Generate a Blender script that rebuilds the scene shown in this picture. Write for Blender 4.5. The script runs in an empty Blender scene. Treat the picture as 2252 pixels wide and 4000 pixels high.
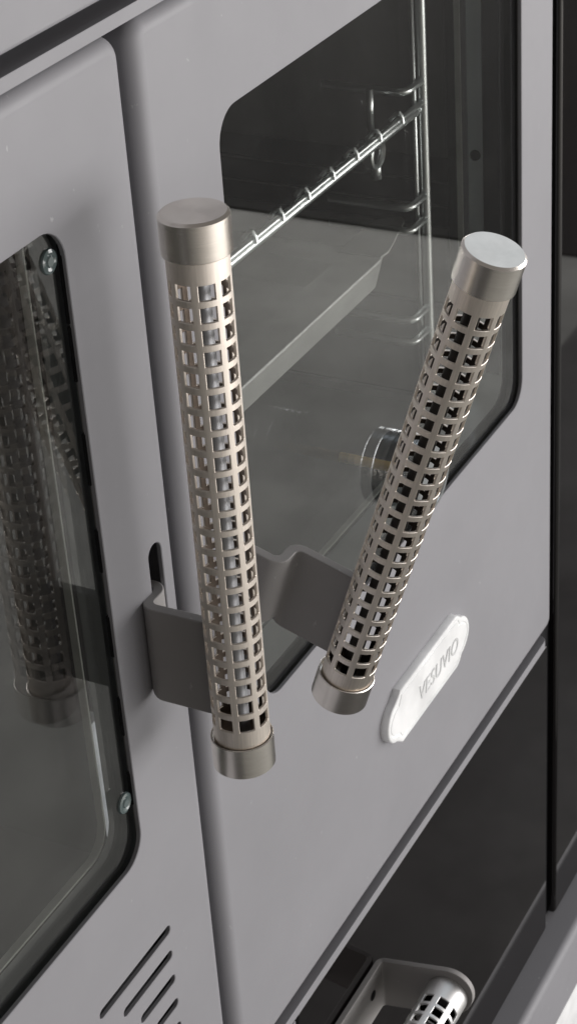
import bpy, bmesh, math, random
from mathutils import Vector, Matrix
from mathutils.geometry import tessellate_polygon
random.seed(7)
R = math.radians
S = bpy.context.scene
COL = S.collection

# ------------------------------------------------------------------ camera, world, lamps, exposure
Z0 = 1.55                                   # height of the camera above the floor
cam = bpy.data.cameras.new('camera'); co = bpy.data.objects.new('camera', cam); COL.objects.link(co)
cam.sensor_fit = 'VERTICAL'; cam.sensor_height = 36; cam.sensor_width = 36
cam.lens = 70.108; cam.clip_start = 0.01; cam.clip_end = 100
co.matrix_world = Matrix(((0.455663, 0.484379, -0.746825, 0.0),
                          (-0.887938, 0.188198, -0.419699, -0.472),
                          (-0.062742, 0.854376, 0.515854, Z0), (0, 0, 0, 1)))
cam.dof.use_dof = True; cam.dof.focus_distance = 0.93; cam.dof.aperture_fstop = 46
S.camera = co

W = bpy.data.worlds.new('World'); S.world = W; W.use_nodes = True
bg = W.node_tree.nodes['Background']
bg.inputs[0].default_value = (1.0, 0.93, 0.88, 1); bg.inputs[1].default_value = 0.16

def area_lamp(name, loc, target, sx, sy, watts, color):
    l = bpy.data.lights.new(name, 'AREA'); l.shape = 'RECTANGLE'; l.size = sx; l.size_y = sy
    l.energy = watts; l.color = color
    o = bpy.data.objects.new(name, l); COL.objects.link(o); o.location = loc
    o.rotation_euler = (Vector(target) - Vector(loc)).to_track_quat('-Z', 'Y').to_euler()
    return o
area_lamp('front_light', (2.9, -3.4, Z0 - 0.66), (1.3, 0, Z0 - 0.64), 7.0, 1.76, 222, (1.0, 0.975, 0.965))
area_lamp('overhead_light', (3.1, 1.2, Z0 + 1.9), (2.4, 0.5, Z0 - 0.6), 5.6, 4.4, 48, (0.80, 0.90, 1.0))

vs = S.view_settings
vs.view_transform = 'Standard'; vs.look = 'None'; vs.gamma = 1; vs.exposure = 0
S.render.engine = 'CYCLES'
S.cycles.max_bounces = 12; S.cycles.transparent_max_bounces = 16
S.cycles.caustics_reflective = False; S.cycles.caustics_refractive = False
S.cycles.sample_clamp_indirect = 6

# ------------------------------------------------------------------ materials
def mat(name):
    m = bpy.data.materials.new(name); m.use_nodes = True
    nt = m.node_tree; b = nt.nodes['Principled BSDF']
    return m, nt, b
def N(nt, t, **kw):
    n = nt.nodes.new(t)
    for k, v in kw.items(): setattr(n, k, v)
    return n
def ramp(nt, stops):
    r = N(nt, 'ShaderNodeValToRGB'); e = r.color_ramp.elements
    while len(e) < len(stops): e.new(0.5)
    for x, (p, c) in zip(e, stops):
        x.position = p; x.color = (c[0], c[1], c[2], 1)
    return r
def noise(nt, scale, detail=4, rough=0.5, vec=None, coord='Object', mscale=(1, 1, 1)):
    tc = N(nt, 'ShaderNodeTexCoord'); mp = N(nt, 'ShaderNodeMapping'); mp.inputs['Scale'].default_value = mscale
    nt.links.new(tc.outputs[coord], mp.inputs[0])
    n = N(nt, 'ShaderNodeTexNoise'); n.inputs['Scale'].default_value = scale
    n.inputs['Detail'].default_value = detail; n.inputs['Roughness'].default_value = rough
    nt.links.new(mp.outputs[0], n.inputs['Vector'])
    return n
def bump(nt, b, src, strength, dist):
    bp = N(nt, 'ShaderNodeBump'); bp.inputs['Strength'].default_value = strength; bp.inputs['Distance'].default_value = dist
    nt.links.new(src, bp.inputs['Height']); nt.links.new(bp.outputs[0], b.inputs['Normal'])

def paint(name, c, rough=0.52, grain=0.12):
    m, nt, b = mat(name)
    n = noise(nt, 9, 6, 0.6)
    r = ramp(nt, [(0.3, [x * 0.955 for x in c]), (0.7, [x * 1.035 for x in c])])
    nt.links.new(n.outputs[0], r.inputs[0])
    sp = noise(nt, 170, 3, 0.55, mscale=(1, 1, 0.6)); sr = ramp(nt, [(0.705, (0, 0, 0)), (0.76, (0.22, 0.22, 0.22))])   # dust and tiny chips
    nt.links.new(sp.outputs[0], sr.inputs[0])
    mx = N(nt, 'ShaderNodeMix', data_type='RGBA', blend_type='SCREEN'); mx.inputs['Factor'].default_value = 1
    nt.links.new(r.outputs[0], mx.inputs['A']); nt.links.new(sr.outputs[0], mx.inputs['B'])
    nt.links.new(mx.outputs['Result'], b.inputs['Base Color'])
    rn = noise(nt, 22, 5, 0.65); rr = ramp(nt, [(0.3, (rough - 0.06,) * 3), (0.7, (rough + 0.07,) * 3)])
    nt.links.new(rn.outputs[0], rr.inputs[0]); nt.links.new(rr.outputs[0], b.inputs['Roughness'])
    b.inputs['Specular IOR Level'].default_value = 0.34
    f = noise(nt, 2600, 2)
    bump(nt, b, f.outputs[0], grain, 0.0003)
    return m
PAINT = paint('grey_powder_coat', (0.290, 0.288, 0.305))
PAINT2 = paint('grey_bracket_coat', (0.36, 0.348, 0.34), 0.5, 0.2)

def metal(name, c, rough, aniso=0.0, streak=(1, 1, 1), sscale=0):
    m, nt, b = mat(name)
    b.inputs['Base Color'].default_value = (*c, 1); b.inputs['Metallic'].default_value = 1
    b.inputs['Roughness'].default_value = rough
    if aniso:
        b.inputs['Anisotropic'].default_value = aniso
        t = N(nt, 'ShaderNodeTangent', direction_type='RADIAL', axis='Z')
        nt.links.new(t.outputs[0], b.inputs['Tangent'])
    if sscale:
        n = noise(nt, sscale, 3, 0.6, mscale=streak)
        r = ramp(nt, [(0.25, [x * 0.88 for x in c]), (0.75, [min(1, x * 1.06) for x in c])])
        nt.links.new(n.outputs[0], r.inputs[0]); nt.links.new(r.outputs[0], b.inputs['Base Color'])
        bump(nt, b, n.outputs[0], 0.06, 0.0003)
    return m
STEEL = metal('turned_stainless', (0.91, 0.865, 0.805), 0.23, 0.85, (1, 1, 30), 60)
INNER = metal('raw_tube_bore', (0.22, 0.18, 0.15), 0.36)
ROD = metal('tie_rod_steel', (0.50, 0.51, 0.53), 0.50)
ROD2 = metal('shaded_tie_rod', (0.06, 0.055, 0.05), 0.40)  # darker copy of the tie rod steel, with its shade in the colour
INNER2 = metal('shaded_tube_bore', (0.045, 0.036, 0.030), 0.38)  # near-black copy of the bore metal: shade inside the tube painted in
GAUGE = metal('gauge_steel', (0.72, 0.75, 0.77), 0.20)
TUBE = metal('brushed_stainless_tube', (0.93, 0.86, 0.78), 0.47, 0.6, (1, 1, 0.05), 900)
SILVER = metal('pale_satin_tube', (0.80, 0.80, 0.79), 0.42, 0.3)
CHROME = metal('chrome_wire', (0.93, 0.97, 0.97), 0.30)
BRASS = metal('brass', (0.95, 0.70, 0.32), 0.5)
GALV = metal('galvanised_return', (0.40, 0.43, 0.43), 0.5)

def plain(name, c, rough, spec=0.5, coat=0):
    m, nt, b = mat(name)
    n = noise(nt, 30, 4)
    r = ramp(nt, [(0.3, [x * 0.85 for x in c]), (0.7, [x * 1.15 for x in c])])
    nt.links.new(n.outputs[0], r.inputs[0]); nt.links.new(r.outputs[0], b.inputs['Base Color'])
    b.inputs['Roughness'].default_value = rough; b.inputs['Specular IOR Level'].default_value = spec
    if coat: b.inputs['Coat Weight'].default_value = coat; b.inputs['Coat Roughness'].default_value = 0.02
    return m
TRAYM = plain('tray_sheet_steel', (0.36, 0.365, 0.355), 0.30, 0.6)
BLACK = plain('matt_black', (0.006, 0.006, 0.007), 0.7, 0.2)
SEAL = plain('black_gloss_seal', (0.004, 0.004, 0.005), 0.14, 0.5)
GASKET = plain('rubber_gasket', (0.17, 0.17, 0.165), 0.5, 0.4)
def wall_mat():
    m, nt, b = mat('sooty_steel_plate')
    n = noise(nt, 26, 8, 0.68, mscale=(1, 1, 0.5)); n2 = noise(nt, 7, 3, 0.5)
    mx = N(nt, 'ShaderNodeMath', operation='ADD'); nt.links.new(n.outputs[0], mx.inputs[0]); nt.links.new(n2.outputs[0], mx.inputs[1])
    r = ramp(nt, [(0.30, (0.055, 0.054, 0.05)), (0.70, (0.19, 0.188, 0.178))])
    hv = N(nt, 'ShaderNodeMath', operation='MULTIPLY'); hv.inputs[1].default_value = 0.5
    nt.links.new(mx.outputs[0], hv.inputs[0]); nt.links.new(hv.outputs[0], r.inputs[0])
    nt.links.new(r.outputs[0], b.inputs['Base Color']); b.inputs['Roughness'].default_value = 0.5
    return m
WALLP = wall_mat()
ENAMEL = plain('dark_oven_enamel', (0.022, 0.021, 0.020), 0.38, 0.5)
BGLASS = plain('black_glass', (0.006, 0.005, 0.005), 0.03, 0.52)
EDGE = plain('glass_edge', (0.46, 0.48, 0.44), 0.3, 0.5)
WHITE = plain('white_enamel', (0.90, 0.91, 0.91), 0.35, 0.5)
INK = plain('grey_engraving', (0.66, 0.67, 0.67), 0.5, 0.3)
WHITEP = plain('white_plinth_paint', (0.84, 0.85, 0.85), 0.6, 0.3)
CLIP = plain('clear_bumper', (0.10, 0.13, 0.13), 0.08, 0.8)

def glass(name, tint, ior=1.52, boost=1.0):
    m = bpy.data.materials.new(name); m.use_nodes = True; nt = m.node_tree
    nt.nodes.clear()
    o = N(nt, 'ShaderNodeOutputMaterial'); mx = N(nt, 'ShaderNodeMixShader')
    tr = N(nt, 'ShaderNodeBsdfTransparent'); tr.inputs[0].default_value = (*tint, 1)
    gl = N(nt, 'ShaderNodeBsdfGlossy'); gl.inputs['Roughness'].default_value = 0.0
    gl.inputs['Color'].default_value = (boost, boost, boost, 1)
    fr = N(nt, 'ShaderNodeFresnel'); fr.inputs['IOR'].default_value = ior
    geo = N(nt, 'ShaderNodeNewGeometry')       # both faces of the pane reflect the same way
    mi = N(nt, 'ShaderNodeMix', data_type='FLOAT')
    nt.links.new(geo.outputs['Backfacing'], mi.inputs['Factor'])
    mi.inputs['A'].default_value = ior; mi.inputs['B'].default_value = 1.0 / ior
    # Fresnel inverts the index on back faces by itself: feed 1/ior there so that it stays ior
    nt.links.new(mi.outputs['Result'], fr.inputs['IOR'])
    nt.links.new(fr.outputs[0], mx.inputs[0]); nt.links.new(tr.outputs[0], mx.inputs[1]); nt.links.new(gl.outputs[0], mx.inputs[2])
    # a thin film of dust and wipe marks
    df = N(nt, 'ShaderNodeBsdfDiffuse'); df.inputs[0].default_value = (0.60, 0.60, 0.57, 1)
    n = noise(nt, 9, 6, 0.65, mscale=(1, 1, 0.35)); n2 = noise(nt, 420, 2, 0.5)
    r1 = ramp(nt, [(0.35, (0.001,) * 3), (0.75, (0.008,) * 3)]); nt.links.new(n.outputs[0], r1.inputs[0])
    r2 = ramp(nt, [(0.73, (0, 0, 0)), (0.80, (0.10,) * 3)]); nt.links.new(n2.outputs[0], r2.inputs[0])
    ad = N(nt, 'ShaderNodeMath', operation='ADD'); nt.links.new(r1.outputs[0], ad.inputs[0]); nt.links.new(r2.outputs[0], ad.inputs[1])
    m2 = N(nt, 'ShaderNodeMixShader'); nt.links.new(ad.outputs[0], m2.inputs[0])
    nt.links.new(mx.outputs[0], m2.inputs[1]); nt.links.new(df.outputs[0], m2.inputs[2])
    nt.links.new(m2.outputs[0], o.inputs[0])
    return m
GLASS = glass('window_glass', (0.975, 0.98, 0.975), 1.62)

GLASSR = glass('oven_window_glass', (0.975, 0.98, 0.975), 1.55)
GLASS2 = glass('inner_pane_glass', (0.985, 0.985, 0.98), 1.52, 0.22)

def floor_mat():
    m, nt, b = mat('concrete_floor')
    n = noise(nt, 4, 8, 0.62); n2 = noise(nt, 1.3, 4, 0.5)
    r = ramp(nt, [(0.30, (0.36, 0.355, 0.335)), (0.70, (0.58, 0.575, 0.545))]); nt.links.new(n.outputs[0], r.inputs[0])
    r2 = ramp(nt, [(0.3, (0.80, 0.80, 0.79)), (0.7, (1.12, 1.12, 1.1))]); nt.links.new(n2.outputs[0], r2.inputs[0])
    m1 = N(nt, 'ShaderNodeMix', data_type='RGBA', blend_type='MULTIPLY'); m1.inputs['Factor'].default_value = 1
    nt.links.new(r.outputs[0], m1.inputs['A']); nt.links.new(r2.outputs[0], m1.inputs['B'])
    nt.links.new(m1.outputs['Result'], b.inputs['Base Color'])
    b.inputs['Roughness'].default_value = 0.75
    return m
FLOOR = floor_mat()
PALE = plain('pale_floor', (0.78, 0.75, 0.70), 0.6, 0.3)
def added_floor_mat():
    m, nt, b = mat('added_dark_floor')
    n = noise(nt, 3.5, 8, 0.65)
    r = ramp(nt, [(0.30, (0.075, 0.073, 0.071)), (0.70, (0.175, 0.171, 0.166))]); nt.links.new(n.outputs[0], r.inputs[0])
    nt.links.new(r.outputs[0], b.inputs['Base Color']); b.inputs['Roughness'].default_value = 0.9
    return m
FBAND = added_floor_mat()
FAR = plain('added_black_floor', (0.018, 0.017, 0.016), 0.9, 0.2)

# ------------------------------------------------------------------ mesh helpers (coordinates: x along the front, y into the range, z measured from camera height)
class MB:
    def __init__(s): s.v = []; s.f = []; s.sm = []
    def add(s, verts, faces, smooth=False):
        k = len(s.v); s.v += [tuple(p) for p in verts]
        for f in faces:
            s.f.append([i + k for i in f]); s.sm.append(smooth)
    def box(s, x0, x1, y0, y1, z0, z1, smooth=False):
        p = [(x, y, z) for x in (x0, x1) for y in (y0, y1) for z in (z0, z1)]
        s.add(p, [(0, 1, 3, 2), (4, 6, 7, 5), (0, 4, 5, 1), (2, 3, 7, 6), (0, 2, 6, 4), (1, 5, 7, 3)], smooth)
    def bridge(s, a, b, smooth=True, close=True):
        n = len(a); k = len(s.v); s.v += [tuple(p) for p in a] + [tuple(p) for p in b]
        for i in range(n if close else n - 1):
            j = (i + 1) % n
            s.f.append([k + i, k + j, k + n + j, k + n + i]); s.sm.append(smooth)
    def fill(s, loops, smooth=False):
        tris = tessellate_polygon([[Vector(p) for p in l] for l in loops])
        flat = [p for l in loops for p in l]
        s.add(flat, [tuple(t) for t in tris], smooth)
    def tube(s, pts, r, seg=12, cap=True):
        pts = [Vector(p) for p in pts]; rings = []
        up = None
        for i, p in enumerate(pts):
            a = pts[max(i - 1, 0)]; c = pts[min(i + 1, len(pts) - 1)]
            d = (c - a).normalized()
            if up is None:
                up = d.orthogonal().normalized()
            up = (up - d * up.dot(d)).normalized(); w = d.cross(up)
            rings.append([p + (up * math.cos(t) + w * math.sin(t)) * r for t in [2 * math.pi * k / seg for k in range(seg)]])
        for a, b in zip(rings, rings[1:]): s.bridge(a, b)
        if cap: s.add(rings[0], [list(range(seg))[::-1]]); s.add(rings[-1], [list(range(seg))])
    def lathe(s, prof, seg=64, axis='z'):
        rings = []
        for r, h in prof:
            ring = []
            for k in range(seg):
                t = 2 * math.pi * k / seg; a, b = r * math.cos(t), r * math.sin(t)
                ring.append((a, b, h) if axis == 'z' else (a, h, b))
            rings.append(ring)
        for a, b in zip(rings, rings[1:]): s.bridge(a, b)
    def build(s, name, material, parent=None, bevel=0, seg=2, ang=40, local=False, weld=True, sharp=35):
        me = bpy.data.meshes.new(name)
        off = Vector((0, 0, 0)) if local else (Vector(parent['_loc']) - Vector((0, 0, Z0)) if parent is not None and '_loc' in parent else Vector((0, 0, -Z0)))
        me.from_pydata([Vector(p) - off for p in s.v], [], s.f)
        lay = me.attributes.new('keep', 'INT', 'FACE')
        for p, q in zip(me.polygons, s.sm): lay.data[p.index].value = 1 if q else 0
        bm = bmesh.new(); bm.from_mesh(me)
        if weld: bmesh.ops.remove_doubles(bm, verts=bm.verts, dist=1e-6); bmesh.ops.dissolve_degenerate(bm, edges=bm.edges, dist=1e-7)
        bmesh.ops.recalc_face_normals(bm, faces=bm.faces)
        bm.to_mesh(me); bm.free()
        me.set_sharp_from_angle(angle=R(sharp))
        keep = [d.value for d in me.attributes['keep'].data]
        for p in me.polygons: p.use_smooth = bool(keep[p.index])
        me.attributes.remove(me.attributes['keep'])
        me.materials.append(material)
        o = bpy.data.objects.new(name, me); COL.objects.link(o)
        if parent is not None: o.parent = parent
        if bevel:
            b = o.modifiers.new('bevel', 'BEVEL'); b.width = bevel; b.segments = seg; b.limit_method = 'ANGLE'; b.angle_limit = R(ang)
            b.harden_normals = False
        return o

def thing(name, label, cat, loc, group=None):
    o = bpy.data.objects.new(name, None); COL.objects.link(o); o.empty_display_size = 0.05
    o.location = (loc[0], loc[1], loc[2] + Z0); o['_loc'] = tuple(o.location)
    o['label'] = label; o['category'] = cat
    if group: o['group'] = group
    return o
def sub_of(o, root):
    o['_loc'] = root['_loc']; return o

def rrect(x0, x1, z0, z1, r, seg=10, inset=0.0):
    x0 += inset; x1 -= inset; z0 += inset; z1 -= inset; r = max(r - inset, 0.0004)
    out = []
    for cx, cz, a0 in ((x1 - r, z0 + r, -90), (x1 - r, z1 - r, 0), (x0 + r, z1 - r, 90), (x0 + r, z0 + r, 180)):
        for k in range(seg + 1):
            t = R(a0 + 90 * k / seg); out.append((cx + r * math.cos(t), cz + r * math.sin(t)))
    return out
def at_y(loop, y): return [(p[0], y, p[1]) for p in loop]

def plate(mb, ext, rc, fillet, depth, holes=(), sheet=0.0025, y=0.0, chamfer=0.0004, fs=12):
    """Folded sheet panel: rounded outer rim that turns back `depth`, flat face with cut-outs (x0,x1,z0,z1,r)."""
    x0, x1, z0, z1 = ext
    prof = []
    for k in range(fs + 1):
        t = math.pi / 2 * k / fs
        prof.append((fillet * (1 - math.sin(t)), y + fillet * (1 - math.cos(t))))
    # t=0: inset = fillet at the face; t=90 deg: inset 0, y + fillet
    rings = [at_y(rrect(x0, x1, z0, z1, rc, 10, i), yy) for i, yy in prof]
    rings.append(at_y(rrect(x0, x1, z0, z1, rc, 10, 0), y + depth))
    for a, b in zip(rings, rings[1:]): mb.bridge(a, b, True)
    face = [rings[0]]
    for h in holes:
        o = rrect(*h, seg=8, inset=-chamfer); i = rrect(*h, seg=8)
        face.append(at_y(o, y)[::-1])
        mb.bridge(at_y(o, y), at_y(i, y + chamfer), True)
        mb.bridge(at_y(i, y + chamfer), at_y(i, y + sheet), True)
    mb.fill(face, False)

# ------------------------------------------------------------------ setting
fl = MB(); fl.add([(-12, -12, -1.555), (14, -12, -1.555), (14, 6, -1.555), (-12, 6, -1.555)], [(0, 1, 2, 3)])
o = fl.build('floor', PALE); o['kind'] = 'structure'  # unseen floor, made pale so the handle tubes reflect brighter
fl = MB(); fl.add([(-4, -1.75, -1.550), (3.30, -1.75, -1.550), (3.30, 2, -1.550), (-4, 2, -1.550)], [(0, 1, 2, 3)])
o = fl.build('concrete_floor', FLOOR); o['kind'] = 'structure'
b_ = MB(); b_.box(3.26, 14, -3.2, 6, -1.554, -1.545)
o = b_.build('added_dark_floor', FAR); o['kind'] = 'structure'  # unseen dark slab added to blacken the far reflections in the glass
b_ = MB(); b_.box(-3, 3.24, -0.60, 0.8, -1.5495, -1.546)
o = b_.build('added_dark_strip', FBAND); o['kind'] = 'structure'  # unseen strip added before the range to darken the drawer's reflections
pl_ = MB(); pl_.box(0.2, 1.9, 0.012, 0.62, -1.5495, -1.345)
o = pl_.build('white_plinth', WHITEP, bevel=0.002)
o['label'] = 'white plinth showing below the bottom rail at lower right'; o['category'] = 'plinth'

# ------------------------------------------------------------------ body of the range
ROOT = Vector((0.95, 0.3, -1.32))
body = thing('kitchen_range', 'grey steel wood fired range with two glass doors, upright perforated handles and a black drawer', 'range', (0.95, 0.3, -1.32))
m = MB(); plate(m, (0.2, 1.62, -0.2495, 0.05), 0.004, 0.0025, 0.03); m.build('upper_fascia', PAINT, body)
def ledge(x0, x1, z1, z0):
    m = MB(); out = rrect(x0, x1, 0.0, 0.06, 0.007, 6)         # seen from above: x, y
    top = [(p[0], p[1], z1) for p in out]; bot = [(p[0], p[1], z0) for p in out]
    m.fill([top]); m.fill([bot]); m.bridge(top, bot, True)
    return m.build('ledge', PAINT, body, bevel=0.0007)
ledge(0.2, 1.256, -0.2574, -0.2640)
ledge(0.2, 1.2505, -0.9315, -0.9390)
# bottom rail with rounded front edge
m = MB(); prof = []
r = 0.007
for k in range(9):
    t = R(90 * k / 8); prof.append((-0.0243 + r * (1 - math.sin(t)), -1.2497 - r * (1 - math.cos(t))))
prof += [(-0.0243, -1.318), (-0.0223, -1.320), (0.004, -1.320)]
prof = [(0.06, -1.2497)] + prof
a = [(0.2, y, z) for y, z in prof]; b = [(1.62, y, z) for y, z in prof]
for i in range(len(prof) - 1): m.add([a[i], a[i + 1], b[i + 1], b[i]], [(0, 1, 2, 3)], True)
m.fill([a]); m.fill([b])
m.build('bottom_rail', PAINT, body)
m = MB(); plate(m, (1.2720, 1.62, -1.2488, 0.05), 0.004, 0.004, 0.04); m.build('side_panel', BGLASS, body)
m = MB(); m.box(1.235, 1.300, 0.0075, 0.05, -1.2490, -0.2645); m.build('recess_strip', BLACK, body)
m = MB(); m.box(0.7, 0.76, 0.032, 0.05, -1.2490, -0.2645); m.build('recess_strip', BLACK, body)
m = MB(); m.box(0.2, 0.80, 0.0, 0.05, -1.2490, -0.9400); m.build('lower_front', PAINT, body)
def cavity(name, x0, x1, z0, z1, y0, y1):
    m = MB()
    p = [(x, y, z) for x in (x0, x1) for y in (y0, y1) for z in (z0, z1)]
    m.add(p, [(0, 1, 3, 2), (4, 6, 7, 5), (2, 3, 7, 6), (0, 2, 6, 4), (1, 5, 7, 3)])
    return m.build(name, ENAMEL, body)
cavity('firebox_cavity', 0.30, 0.675, -0.715, -0.31, 0.034, 0.40)
oc = sub_of(cavity('oven_cavity', 0.785, 1.215, -0.715, -0.31, 0.056, 0.50), body)
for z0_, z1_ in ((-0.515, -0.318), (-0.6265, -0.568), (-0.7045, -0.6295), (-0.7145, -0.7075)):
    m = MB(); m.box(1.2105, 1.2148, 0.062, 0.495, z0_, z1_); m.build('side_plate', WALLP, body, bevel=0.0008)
m = MB(); m.box(1.2130, 1.2149, 0.062, 0.495, -0.5675, -0.5155); m.build('shade_band', BLACK, body)  # black sheet painting the overhang shade below the upper plate
for z in (-0.534, -0.552):
    m = MB(); m.box(1.2115, 1.2131, 0.062, 0.495, z - 0.0007, z + 0.0007); m.build('guide_wire', WALLP, body)
# rack support: post with bent rungs at the right, near the door
m = MB(); m.tube([(1.1705, 0.060, -0.322), (1.1705, 0.060, -0.712)], 0.0036, 14)
m.build('support_post', CHROME, body)
m = MB(); m.tube([(1.1650, 0.064, -0.322), (1.1650, 0.064, -0.712)], 0.0016, 10)
m.build('support_post', CHROME, body)
for z in (-0.4440, -0.5255, -0.5425, -0.6095, -0.6265):
    m = MB(); x1, x0 = 1.168, 1.1425
    pts = [(x1, 0.060, z)] + [(x0 + 0.006 - 0.006 * math.sin(R(t)), 0.060 + 0.006 - 0.006 * math.cos(R(t)), z) for t in (0, 30, 60, 90)] + [(x0, 0.12, z)]
    m.tube(pts, 0.0026, 10); m.build('support_rung', CHROME, body)
# thermostat bulb holder: chrome clip wire with a dark disc
m = MB(); m.tube([(1.1225, 0.076, -0.436), (1.1225, 0.076, -0.4635)], 0.0024, 10); m.build('probe_wire', CHROME, body)
m = MB(); m.tube([(1.1245, 0.074, -0.487), (1.1245, 0.074, -0.4985)], 0.0030, 10); m.build('probe_wire', CHROME, body)
m = MB(); m.lathe([(0.0, 0.0), (0.007, 0.0), (0.008, 0.001), (0.0082, 0.004), (0.0082, 0.012)], 32, 'y')
o = m.build('probe_disc', SEAL, body, local=True); o.location = Vector((1.121, 0.072, -0.4790)) - Vector((0.95, 0.3, -1.32))
m = MB(); m.lathe([(0.0082, 0.0), (0.0094, -0.0018), (0.0106, -0.0008), (0.0106, 0.006), (0.0082, 0.006), (0.0082, 0.0)], 32, 'y')
o = m.build('probe_ring', CHROME, body, local=True); o.location = Vector((1.121, 0.0715, -0.4790)) - Vector((0.95, 0.3, -1.32))

# ------------------------------------------------------------------ handle pieces
TR, TW = 0.0143, 0.0015
def perforated(mb, L, rows, pitch, z_first, az0, ncol=8, hw=0.0078, hh=0.0073, r=TR, w=TW):
    """Tube along local z from 0 to L, with square holes in `ncol` columns and `rows` rows."""
    half = hw / 2 / r
    cols = []
    step = 2 * math.pi / ncol
    for c in range(ncol):
        a = az0 + c * step
        for k in range(5): cols.append((a - half + 2 * half * k / 4, k < 4))     # inside the hole for k<4
        for k in range(1, 4): cols.append((a + half + (step - 2 * half) * k / 4, False))
    zs = [(0.0, False)]
    for i in range(rows):
        c = z_first + pitch * i
        zs.append((c - hh / 2, True)); zs.append((c + hh / 2, False))
    zs.append((L, False))
    n = len(cols); k0 = len(mb.v)
    for z, _ in zs:
        for rr in (r, r - w):
            for a, _ in cols: mb.v.append((rr * math.cos(a), rr * math.sin(a), z))
    idx = lambda zi, inner, ci: k0 + zi * 2 * n + inner * n + ci % n
    solid = lambda zi, ci: not (0 <= zi < len(zs) - 1 and zs[zi][1] and cols[ci % n][1])
    for zi in range(len(zs) - 1):
        for ci in range(n):
            cj = ci + 1
            # hole openings: the span from k to k+1 with flag of k
            hole = zs[zi][1] and cols[ci][1]
            if hole:
                continue
            mb.f.append([idx(zi, 0, ci), idx(zi, 0, cj), idx(zi + 1, 0, cj), idx(zi + 1, 0, ci)]); mb.sm.append(True)
            mb.f.append([idx(zi, 1, cj), idx(zi, 1, ci), idx(zi + 1, 1, ci), idx(zi + 1, 1, cj)]); mb.sm.append(True)
            # walls towards neighbours that are holes
            for (dz, dc) in ((1, 0), (-1, 0), (0, 1), (0, -1)):
                z2, c2 = zi + dz, (ci + dc) % n
                if z2 < 0 or z2 >= len(zs) - 1: continue
                if zs[z2][1] and cols[c2][1]:
                    if dz == 1: e = ((zi + 1, ci), (zi + 1, cj))
                    elif dz == -1: e = ((zi, ci), (zi, cj))
                    elif dc == 1: e = ((zi, cj), (zi + 1, cj))
                    else: e = ((zi, ci), (zi + 1, ci))
                    mb.f.append([idx(e[0][0], 0, e[0][1]), idx(e[1][0], 0, e[1][1]), idx(e[1][0], 1, e[1][1]), idx(e[0][0], 1, e[0][1])]); mb.sm.append(False)
    for zi in (0, len(zs) - 1):
        for ci in range(n):
            mb.f.append([idx(zi, 0, ci), idx(zi, 0, ci + 1), idx(zi, 1, ci + 1), idx(zi, 1, ci)]); mb.sm.append(False)

def line_bore(o, r, m):
    o.data.materials.append(m)
    for p in o.data.polygons:
        c = p.center
        if math.hypot(c.x, c.y) < r - TW * 0.75: p.material_index = 1

def cap_profile(h=0.0187, ro=0.0160, ri=0.0151):
    # solid end at z=h, open end at z=0
    return [(0.0, 0.003), (ri, 0.003), (ri, 0.0005), (ri + 0.00035, 0.0), (ro - 0.0004, 0.0), (ro, 0.0004), (ro, h - 0.0013), (ro - 0.0013, h), (0.0, h)]

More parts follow.
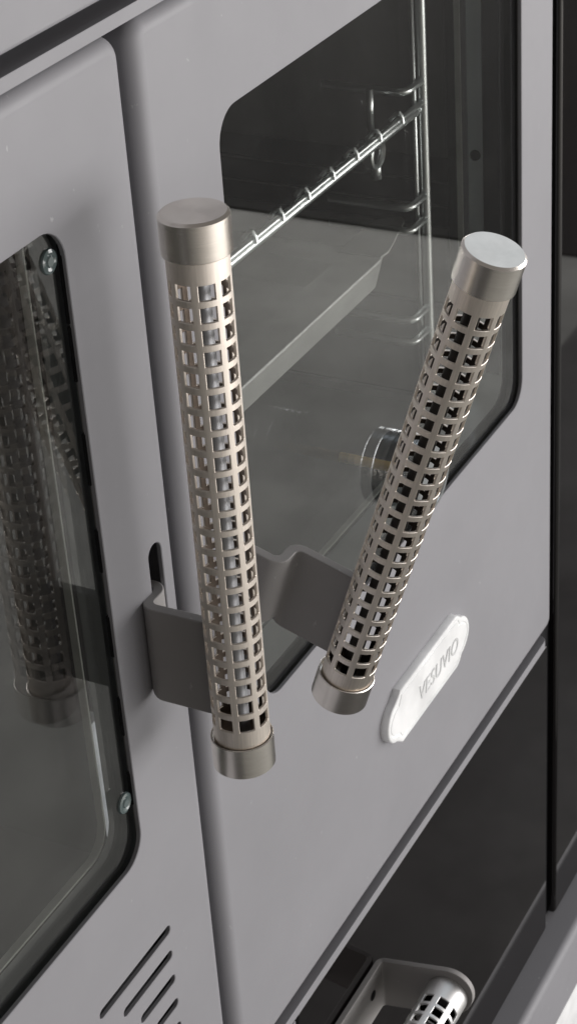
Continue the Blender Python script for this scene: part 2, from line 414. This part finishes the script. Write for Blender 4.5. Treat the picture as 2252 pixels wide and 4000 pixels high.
def door_handle(root, base, tilt, side, L=0.300):
    """Upright perforated handle: base = bottom end of the axis, tilt = top leaning out, side = +1/-1 for the way the flange turns."""
    t = MB(); cl = 0.0035
    perforated(t, L - 2 * cl, 23, (L - 0.0655) / 22, 0.0325 - cl, R(222.5))
    tube = t.build('handle_tube', TUBE, root, bevel=0.00022, seg=1, ang=60, local=True)
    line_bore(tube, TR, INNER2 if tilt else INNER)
    tube.matrix_basis = Matrix.Translation(Vector(base) + Vector((0, 0, Z0)) - Vector(root['_loc'])) @ Matrix.Rotation(tilt, 4, 'X') @ Matrix.Translation((0, 0, cl))
    rod = MB(); rod.lathe([(0.0, 0.002), (0.0044, 0.002), (0.0044, L - 2 * cl - 0.002), (0.0, L - 2 * cl - 0.002)], 32)
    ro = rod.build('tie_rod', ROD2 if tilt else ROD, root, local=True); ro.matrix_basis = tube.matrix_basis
    for top in (1, 0):
        c = MB(); c.lathe(cap_profile(), 72)
        cap = c.build('end_cap', STEEL, root, local=True, sharp=30)
        if top: cap.matrix_basis = tube.matrix_basis @ Matrix.Translation((0, 0, L - cl - 0.0187))
        else: cap.matrix_basis = tube.matrix_basis @ Matrix.Translation((0.0002, 0.0003, 0.0187 - cl)) @ Matrix.Rotation(math.pi, 4, 'X')
    # bracket: strip with an S-bend, in the same tilted frame; local x along the front, y inwards
    th = 0.0058; path = []
    yb = 0.0500; ri = 0.0062
    path.append((0, 0.0130)); path.append((0, 0.022)); path.append((0, 0.031)); path.append((0, yb - ri - 0.004))
    for k in range(9):
        a = R(90 * k / 8); path.append((ri - ri * math.cos(a), yb - ri + ri * math.sin(a)))
    xt = 0.0185
    for k in range(9):
        a = R(90 * k / 8); path.append((xt - ri + ri * math.sin(a), yb + ri - ri * math.cos(a)))
    path += [(xt, yb + ri + 0.006), (xt, yb + 0.022)]
    zt, zb = 0.0835, 0.0278
    m = MB(); rings = []
    acc = 0
    for i, p in enumerate(path):
        q0 = path[max(i - 1, 0)]; q1 = path[min(i + 1, len(path) - 1)]
        d = Vector((q1[0] - q0[0], q1[1] - q0[1])).normalized(); nrm = Vector((-d.y, d.x)) * th / 2
        if i: acc += (Vector(p) - Vector(path[i - 1])).length
        rise = 0.011
        s0 = 0.030                        # where the lower edge starts to turn up
        u = max(0.0, min(1.0, (acc - s0) / rise)); zz = zb + rise * (1 - math.sqrt(max(0, 1 - u * u)))
        rings.append([(side * (p[0] + nrm.x), p[1] + nrm.y, zz), (side * (p[0] - nrm.x), p[1] - nrm.y, zz), (side * (p[0] - nrm.x), p[1] - nrm.y, zt), (side * (p[0] + nrm.x), p[1] + nrm.y, zt)])
    for a, b in zip(rings, rings[1:]): m.bridge(a, b, True)
    m.add(rings[0], [(0, 1, 2, 3)]); m.add(rings[-1], [(3, 2, 1, 0)])
    br = m.build('handle_bracket', PAINT2, root, bevel=0.0006, seg=2, ang=50, local=True, sharp=40)
    br.matrix_basis = Matrix.Translation(Vector(base) + Vector((0, 0, Z0)) - Vector(root['_loc'])) @ Matrix.Rotation(tilt, 4, 'X')
    return tube

def ring_frame(mb, ext, r, y0, y1, grow=0.001, wide=0.010):
    i = rrect(*ext, r, 8, -grow); o = rrect(*ext, r, 8, -grow - wide)
    for y in (y0, y1): mb.fill([at_y(o, y), at_y(i, y)[::-1]])
    mb.bridge(at_y(i, y0), at_y(i, y1), True); mb.bridge(at_y(o, y0), at_y(o, y1), True)
def pane(mb, ext, r, y0, y1):
    o = rrect(*ext, r, 8)
    mb.fill([at_y(o, y0)]); mb.fill([at_y(o, y1)]); mb.bridge(at_y(o, y0), at_y(o, y1), True)

# ------------------------------------------------------------------ firebox door (left)
WL = (0.40, 0.6590, -0.6875, -0.3310)
vents = []
for x0, x1, zc in ((0.602, 0.6745, -0.7525), (0.6225, 0.6735, -0.7700), (0.637, 0.6735, -0.7880), (0.650, 0.6735, -0.8060), (0.66, 0.6735, -0.824)):
    vents.append((x0, x1, zc - 0.0030, zc + 0.0030, 0.0028))
slotL = (0.6955, 0.7078, -0.6050, -0.5205, 0.006)
m = MB(); plate(m, (0.33, 0.7215, -0.9265, -0.2655), 0.0125, 0.008, 0.035, [WL + (0.017,), slotL] + vents); fd = sub_of(m.build('firebox_door', PAINT, body), body); fd['label'] = 'firebox door with narrow window, slanting row of vent slots and upright handle'
m = MB(); m.box(0.59, 0.69, 0.012, 0.016, -0.90, -0.735); m.build('vent_backing', BLACK, fd)
m = MB(); m.box(0.690, 0.7135, 0.022, 0.03, -0.63, -0.50); m.build('slot_backing', BLACK, fd)
m = MB(); pane(m, (0.392, 0.667, -0.6955, -0.323), 0.02, 0.0042, 0.0082); m.build('window_glass', GLASS, fd)
m = MB(); ring_frame(m, (WL[0], WL[1], WL[2] - 0.0045, WL[3]), 0.017, 0.0026, 0.0041, 0.0012, 0.008); m.build('window_gasket', GASKET, fd)
for zt_, zb_ in ((-0.3415, -0.3805), (-0.3815, -0.4095), (-0.4360, -0.4640), (-0.4880, -0.5125), (-0.5375, -0.5620), (-0.5865, -0.6105), (-0.634, -0.655)):
    m = MB(); o_ = rrect(0.0020, 0.0041, zb_, zt_, 0.0010, 5)
    a = [(0.6589, p[0], p[1]) for p in o_]; b = [(0.6606, p[0], p[1]) for p in o_]
    m.fill([a]); m.bridge(a, b)
    m.build('gasket_slot', BLACK, fd)
m = MB(); ring_frame(m, WL, 0.017, 0.0084, 0.0208, 0.002, 0.012); m.build('return_frame', GALV, fd)
m = MB(); pane(m, (0.394, 0.6600, -0.6905, -0.325), 0.018, 0.0212, 0.0262); m.build('inner_glass', GLASS2, fd)
m = MB(); ring_frame(m, (0.394, 0.6600, -0.6905, -0.325), 0.018, 0.0214, 0.0258, -0.0028, 0.0012); m.build('polished_edge', EDGE, fd)
for z in (-0.3470, -0.6500):
    m = MB(); m.lathe([(0.0, -0.0016), (0.0022, -0.0016), (0.0028, -0.0009), (0.0042, -0.0014), (0.0056, -0.0010), (0.0060, 0.0)], 28, 'y')
    o = m.build('glass_clip', CLIP, fd, local=True); o.location = Vector((0.6515 if z > -0.5 else 0.6535, 0.0041, z)) - ROOT
door_handle(fd, (0.6844, -0.0515, -0.6290), 0.0, 1)

# ------------------------------------------------------------------ oven door (right)
WR = (0.7985, 1.1970, -0.6872, -0.3315)
slotR = (0.7690, 0.7835, -0.655, -0.545, 0.006)
m = MB(); plate(m, (0.7308, 1.2605, -0.9245, -0.2650), 0.0110, 0.0082, 0.035, [WR + (0.018,), slotR]); od = sub_of(m.build('oven_door', PAINT, body), body); od['label'] = 'oven door with wide window, white badge and handle leaning outwards'
m = MB(); m.box(0.766, 0.7865, 0.03, 0.036, -0.66, -0.54); m.build('slot_backing', BLACK, od)
m = MB(); pane(m, (0.7955, 1.204, -0.694, -0.3245), 0.02, 0.0038, 0.0078); m.build('window_glass', GLASSR, od)
m = MB(); ring_frame(m, (WR[0], WR[1], WR[2] - 0.0040, WR[3]), 0.018, 0.0026, 0.0037, 0.0010, 0.008); m.build('window_gasket', GASKET, od)
m = MB(); ring_frame(m, WR, 0.018, 0.0080, 0.0165, 0.0012, 0.01); m.build('window_seal', SEAL, od)
m = MB(); m.box(1.1930, 1.1978, 0.0166, 0.0268, -0.668, -0.350); m.build('seal_strip', SEAL, od)
m = MB(); ring_frame(m, WR, 0.018, 0.0166, 0.0400, 0.0014, 0.012); m.build('return_frame', GALV, od)
m = MB(); m.lathe([(0.0, 0.0), (0.0016, 0.0), (0.0020, 0.0006), (0.0034, 0.0002), (0.0038, 0.0010), (0.0038, 0.003)], 24, 'z')
o = m.build('frame_screw', SEAL, od, local=True); o.matrix_basis = Matrix.Translation(Vector((1.1964, 0.0345, -0.5045)) - ROOT) @ Matrix.Rotation(R(90), 4, 'Y')
m = MB(); pane(m, (0.800, 1.1972, -0.6915, -0.330), 0.018, 0.0425, 0.0470); m.build('inner_glass', GLASS2, od)
m = MB(); ring_frame(m, (0.800, 1.1972, -0.6915, -0.330), 0.018, 0.0427, 0.0467, -0.0034, 0.0012); m.build('polished_edge', EDGE, od)
door_handle(od, (0.7948, -0.0490, -0.6640), R(18.7), -1)
# thermometer through the glass
g = MB()
prof = [(0.0, -0.0150), (0.0205, -0.0150), (0.0212, -0.0170), (0.0238, -0.0170), (0.0250, -0.0158)]
for i in range(3):
    y0 = -0.0152 + i * 0.0045
    prof += [(0.0250, y0), (0.0250, y0 + 0.0026), (0.0240, y0 + 0.0030), (0.0240, y0 + 0.0041)]
prof += [(0.0250, -0.0015), (0.0250, 0.0), (0.0, 0.0)]
g.lathe(prof, 56, 'y')
th = g.build('thermometer', GAUGE, od, local=True)
th.location = Vector((1.0105, 0.0037, -0.6464)) - ROOT
g = MB(); g.tube([(0, 0.0, 0), (0, 0.0500, 0)], 0.0034, 14); st = g.build('thermometer_stem', BRASS, od, local=True); st.location = th.location
# white name badge
def badge_loop(inset):
    i = inset; x0, x1 = 0.9615 + i * 0.3, 1.0600 - i * 0.3
    top, bot = -0.7868 - i, -0.8300 + i
    pts = []
    pts += [(x0, bot + 0.001), (x0 + 0.001, bot), (x1 - 0.004, bot), (x1, bot + 0.0018)]
    for k in range(0, 13):
        t = R(-72 + 144 * k / 12); pts.append((1.0590 - i + 0.0195 * math.cos(t), -0.8085 + (0.0155 - i) * math.sin(t) / math.sin(R(72))))
    pts += [(x1, top - 0.0016), (x1 - 0.004, top), (x0 + 0.0015, top), (x0, top - 0.0016)]
    for k in range(0, 13):
        t = R(108 + 144 * k / 12); pts.append((0.9610 + i + 0.0195 * math.cos(t), -0.8085 + (0.0155 - i) * math.sin(t) / math.sin(R(72))))
    return pts
m = MB()
rings = [(0, 0.0), (0, -0.0050), (0.0003, -0.0056), (0.0009, -0.0060), (0.0030, -0.0060), (0.0034, -0.0054), (0.0044, -0.0054), (0.0048, -0.0060)]
L_ = [at_y(badge_loop(i), y) for i, y in rings]
for a, b in zip(L_, L_[1:]): m.bridge(a, b, True)
m.fill([L_[-1]])
m.build('badge', WHITE, od, sharp=30)
tx = bpy.data.curves.new('lettering', 'FONT'); tx.body = 'VESUVIO'; tx.size = 0.0165; tx.extrude = 0.0006; tx.shear = 0.18; tx.align_x = 'CENTER'; tx.space_character = 1.05; tx.offset = 0.00005
to = bpy.data.objects.new('lettering_source', tx); COL.objects.link(to)
bpy.context.view_layer.update()
me = bpy.data.meshes.new_from_object(to.evaluated_get(bpy.context.evaluated_depsgraph_get()))
bpy.data.objects.remove(to)
me.materials.clear(); me.materials.append(INK); me.name = 'lettering'
lo = bpy.data.objects.new('lettering', me); COL.objects.link(lo); lo.parent = od
lo.matrix_basis = Matrix.Translation(Vector((1.0235, -0.0059, -0.8150)) - ROOT) @ Matrix.Rotation(R(90), 4, 'X')

# ------------------------------------------------------------------ warming drawer below the oven door
m = MB(); plate(m, (0.806, 1.2528, -1.2490, -0.9405), 0.003, 0.0012, 0.03, y=0.001, fs=6); wd = sub_of(m.build('warming_drawer', BGLASS, body), body); wd['label'] = 'glossy black drawer front with small horizontal handle'
# back plate + web + rounded end around the tube (all one folded sheet)
ZT, ZB, XW, TH = -0.9905, -1.0320, 0.9215, 0.0042
zc = (ZT + ZB) / 2; rr = (ZT - ZB) / 2; ye = -0.0520
m = MB(); rb = 0.0042
# folded strip in plan: along the flange, round the bend, out along the web
path = [(0.780, -0.0022)]
path += [(XW - TH / 2 - rb, -0.0022)]
for k in range(1, 9):
    a = R(90 * k / 8); path.append((XW - TH / 2 - rb + rb * math.sin(a), -0.0022 - rb + rb * math.cos(a)))
path += [(XW - TH / 2, ye)]
arc = []
rings = []
LIFT = 0.20
def add_ring(px, py, dx, dy, zt, zb):
    up = LIFT * max(0.0, -py - 0.004); zt += up; zb += up
    nx, ny = -dy * TH / 2, dx * TH / 2
    rings.append([(px + nx, py + ny, zb), (px - nx, py - ny, zb), (px - nx, py - ny, zt), (px + nx, py + ny, zt)])
for i, p in enumerate(path):
    q0 = path[max(i - 1, 0)]; q1 = path[min(i + 1, len(path) - 1)]
    d = Vector((q1[0] - q0[0], q1[1] - q0[1])).normalized(); add_ring(p[0], p[1], d.x, d.y, ZT, ZB)
for k in range(1, 11):
    a = R(90 * k / 10.3); add_ring(XW - TH / 2, ye - rr * math.sin(a), 0, -1, zc + rr * math.cos(a), zc - rr * math.cos(a))
for a, b in zip(rings, rings[1:]): m.bridge(a, b, True)
m.add(rings[0], [(0, 1, 2, 3)]); m.add(rings[-1], [(3, 2, 1, 0)])
m.build('handle_bracket', PAINT2, wd, bevel=0.0006, seg=2, ang=50, sharp=40)
m = MB(); m.lathe([(0.0, 0.0), (0.0040, 0.0)], 24, 'y')
o = m.build('bolt_hole', BLACK, wd, local=True); o.location = Vector((0.9015, -0.0045, -1.0085)) - ROOT
t = MB(); perforated(t, 0.20, 17, 0.0098, 0.0215, R(20), hw=0.0072, hh=0.0070, r=0.0150)
tb = t.build('handle_tube', SILVER, wd, bevel=0.00022, seg=1, ang=60, local=True)
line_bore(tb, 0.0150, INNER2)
tb.matrix_basis = Matrix.Translation(Vector((XW - TH, ye - 0.002, zc + LIFT * 0.050)) - ROOT) @ Matrix.Rotation(R(-90), 4, 'Y')

# ------------------------------------------------------------------ inside the oven
rk = thing('oven_rack', 'chrome wire rack across the oven behind the glass, its front rod notched', 'oven rack', (0.98, 0.06, -0.462))
m = MB(); m.tube([(0.790, 0.0595, -0.4585), (1.166, 0.0595, -0.4585)], 0.0019, 12); m.build('front_rod', CHROME, rk)
m = MB(); m.tube([(0.790, 0.0622, -0.4635), (1.166, 0.0622, -0.4635)], 0.0033, 12); m.build('front_rod', CHROME, rk)
for k in range(11):
    x = 1.1306 - 0.0340 * k
    m = MB(); m.tube([(x, 0.0568, -0.4600), (x, 0.0572, -0.4560), (x, 0.0590, -0.4532), (x, 0.0615, -0.4538), (x, 0.066, -0.4590)], 0.0015, 8); m.build('cross_wire', CHROME, rk)
tr = thing('baking_tray', 'grey sheet steel baking tray lying low in the oven behind the glass', 'baking tray', (0.95, 0.2, -0.562))
m = MB()
x0, x1, y0, y1, zt = 0.788, 1.108, 0.0595, 0.36, -0.5425
o0 = rrect(x0, x1, y0, y1, 0.012, 6)
def lay(lp, z): return [(p[0], p[1], z) for p in lp]
lps = [lay(rrect(x0, x1, y0, y1, 0.012, 6, 0.006), zt - 0.022), lay(rrect(x0, x1, y0, y1, 0.012, 6, 0.0005), zt - 0.0015), lay(rrect(x0, x1, y0, y1, 0.012, 6, 0.001), zt - 0.0003),
       lay(rrect(x0, x1, y0, y1, 0.012, 6, 0.002), zt), lay(rrect(x0, x1, y0, y1, 0.012, 6, 0.028), zt), lay(rrect(x0, x1, y0, y1, 0.012, 6, 0.034), zt - 0.018)]
for a, b in zip(lps, lps[1:]): m.bridge(a, b, True)
m.fill([lps[-1]]); m.fill([lps[0]])
m.build('tray_pan', TRAYM, tr)
m = MB(); wing = [(1.098, 0.0612), (1.1085, 0.0600), (1.160, 0.0715), (1.165, 0.0765), (1.153, 0.0920), (1.096, 0.0920)]
m.fill([lay(wing, zt + 0.0008)]); m.fill([lay(wing, zt - 0.0008)]); m.bridge(lay(wing, zt + 0.0008), lay(wing, zt - 0.0008), False)
m.build('tray_lug', TRAYM, tr)

for o in list(COL.objects):
    if '_loc' in o: del o['_loc']
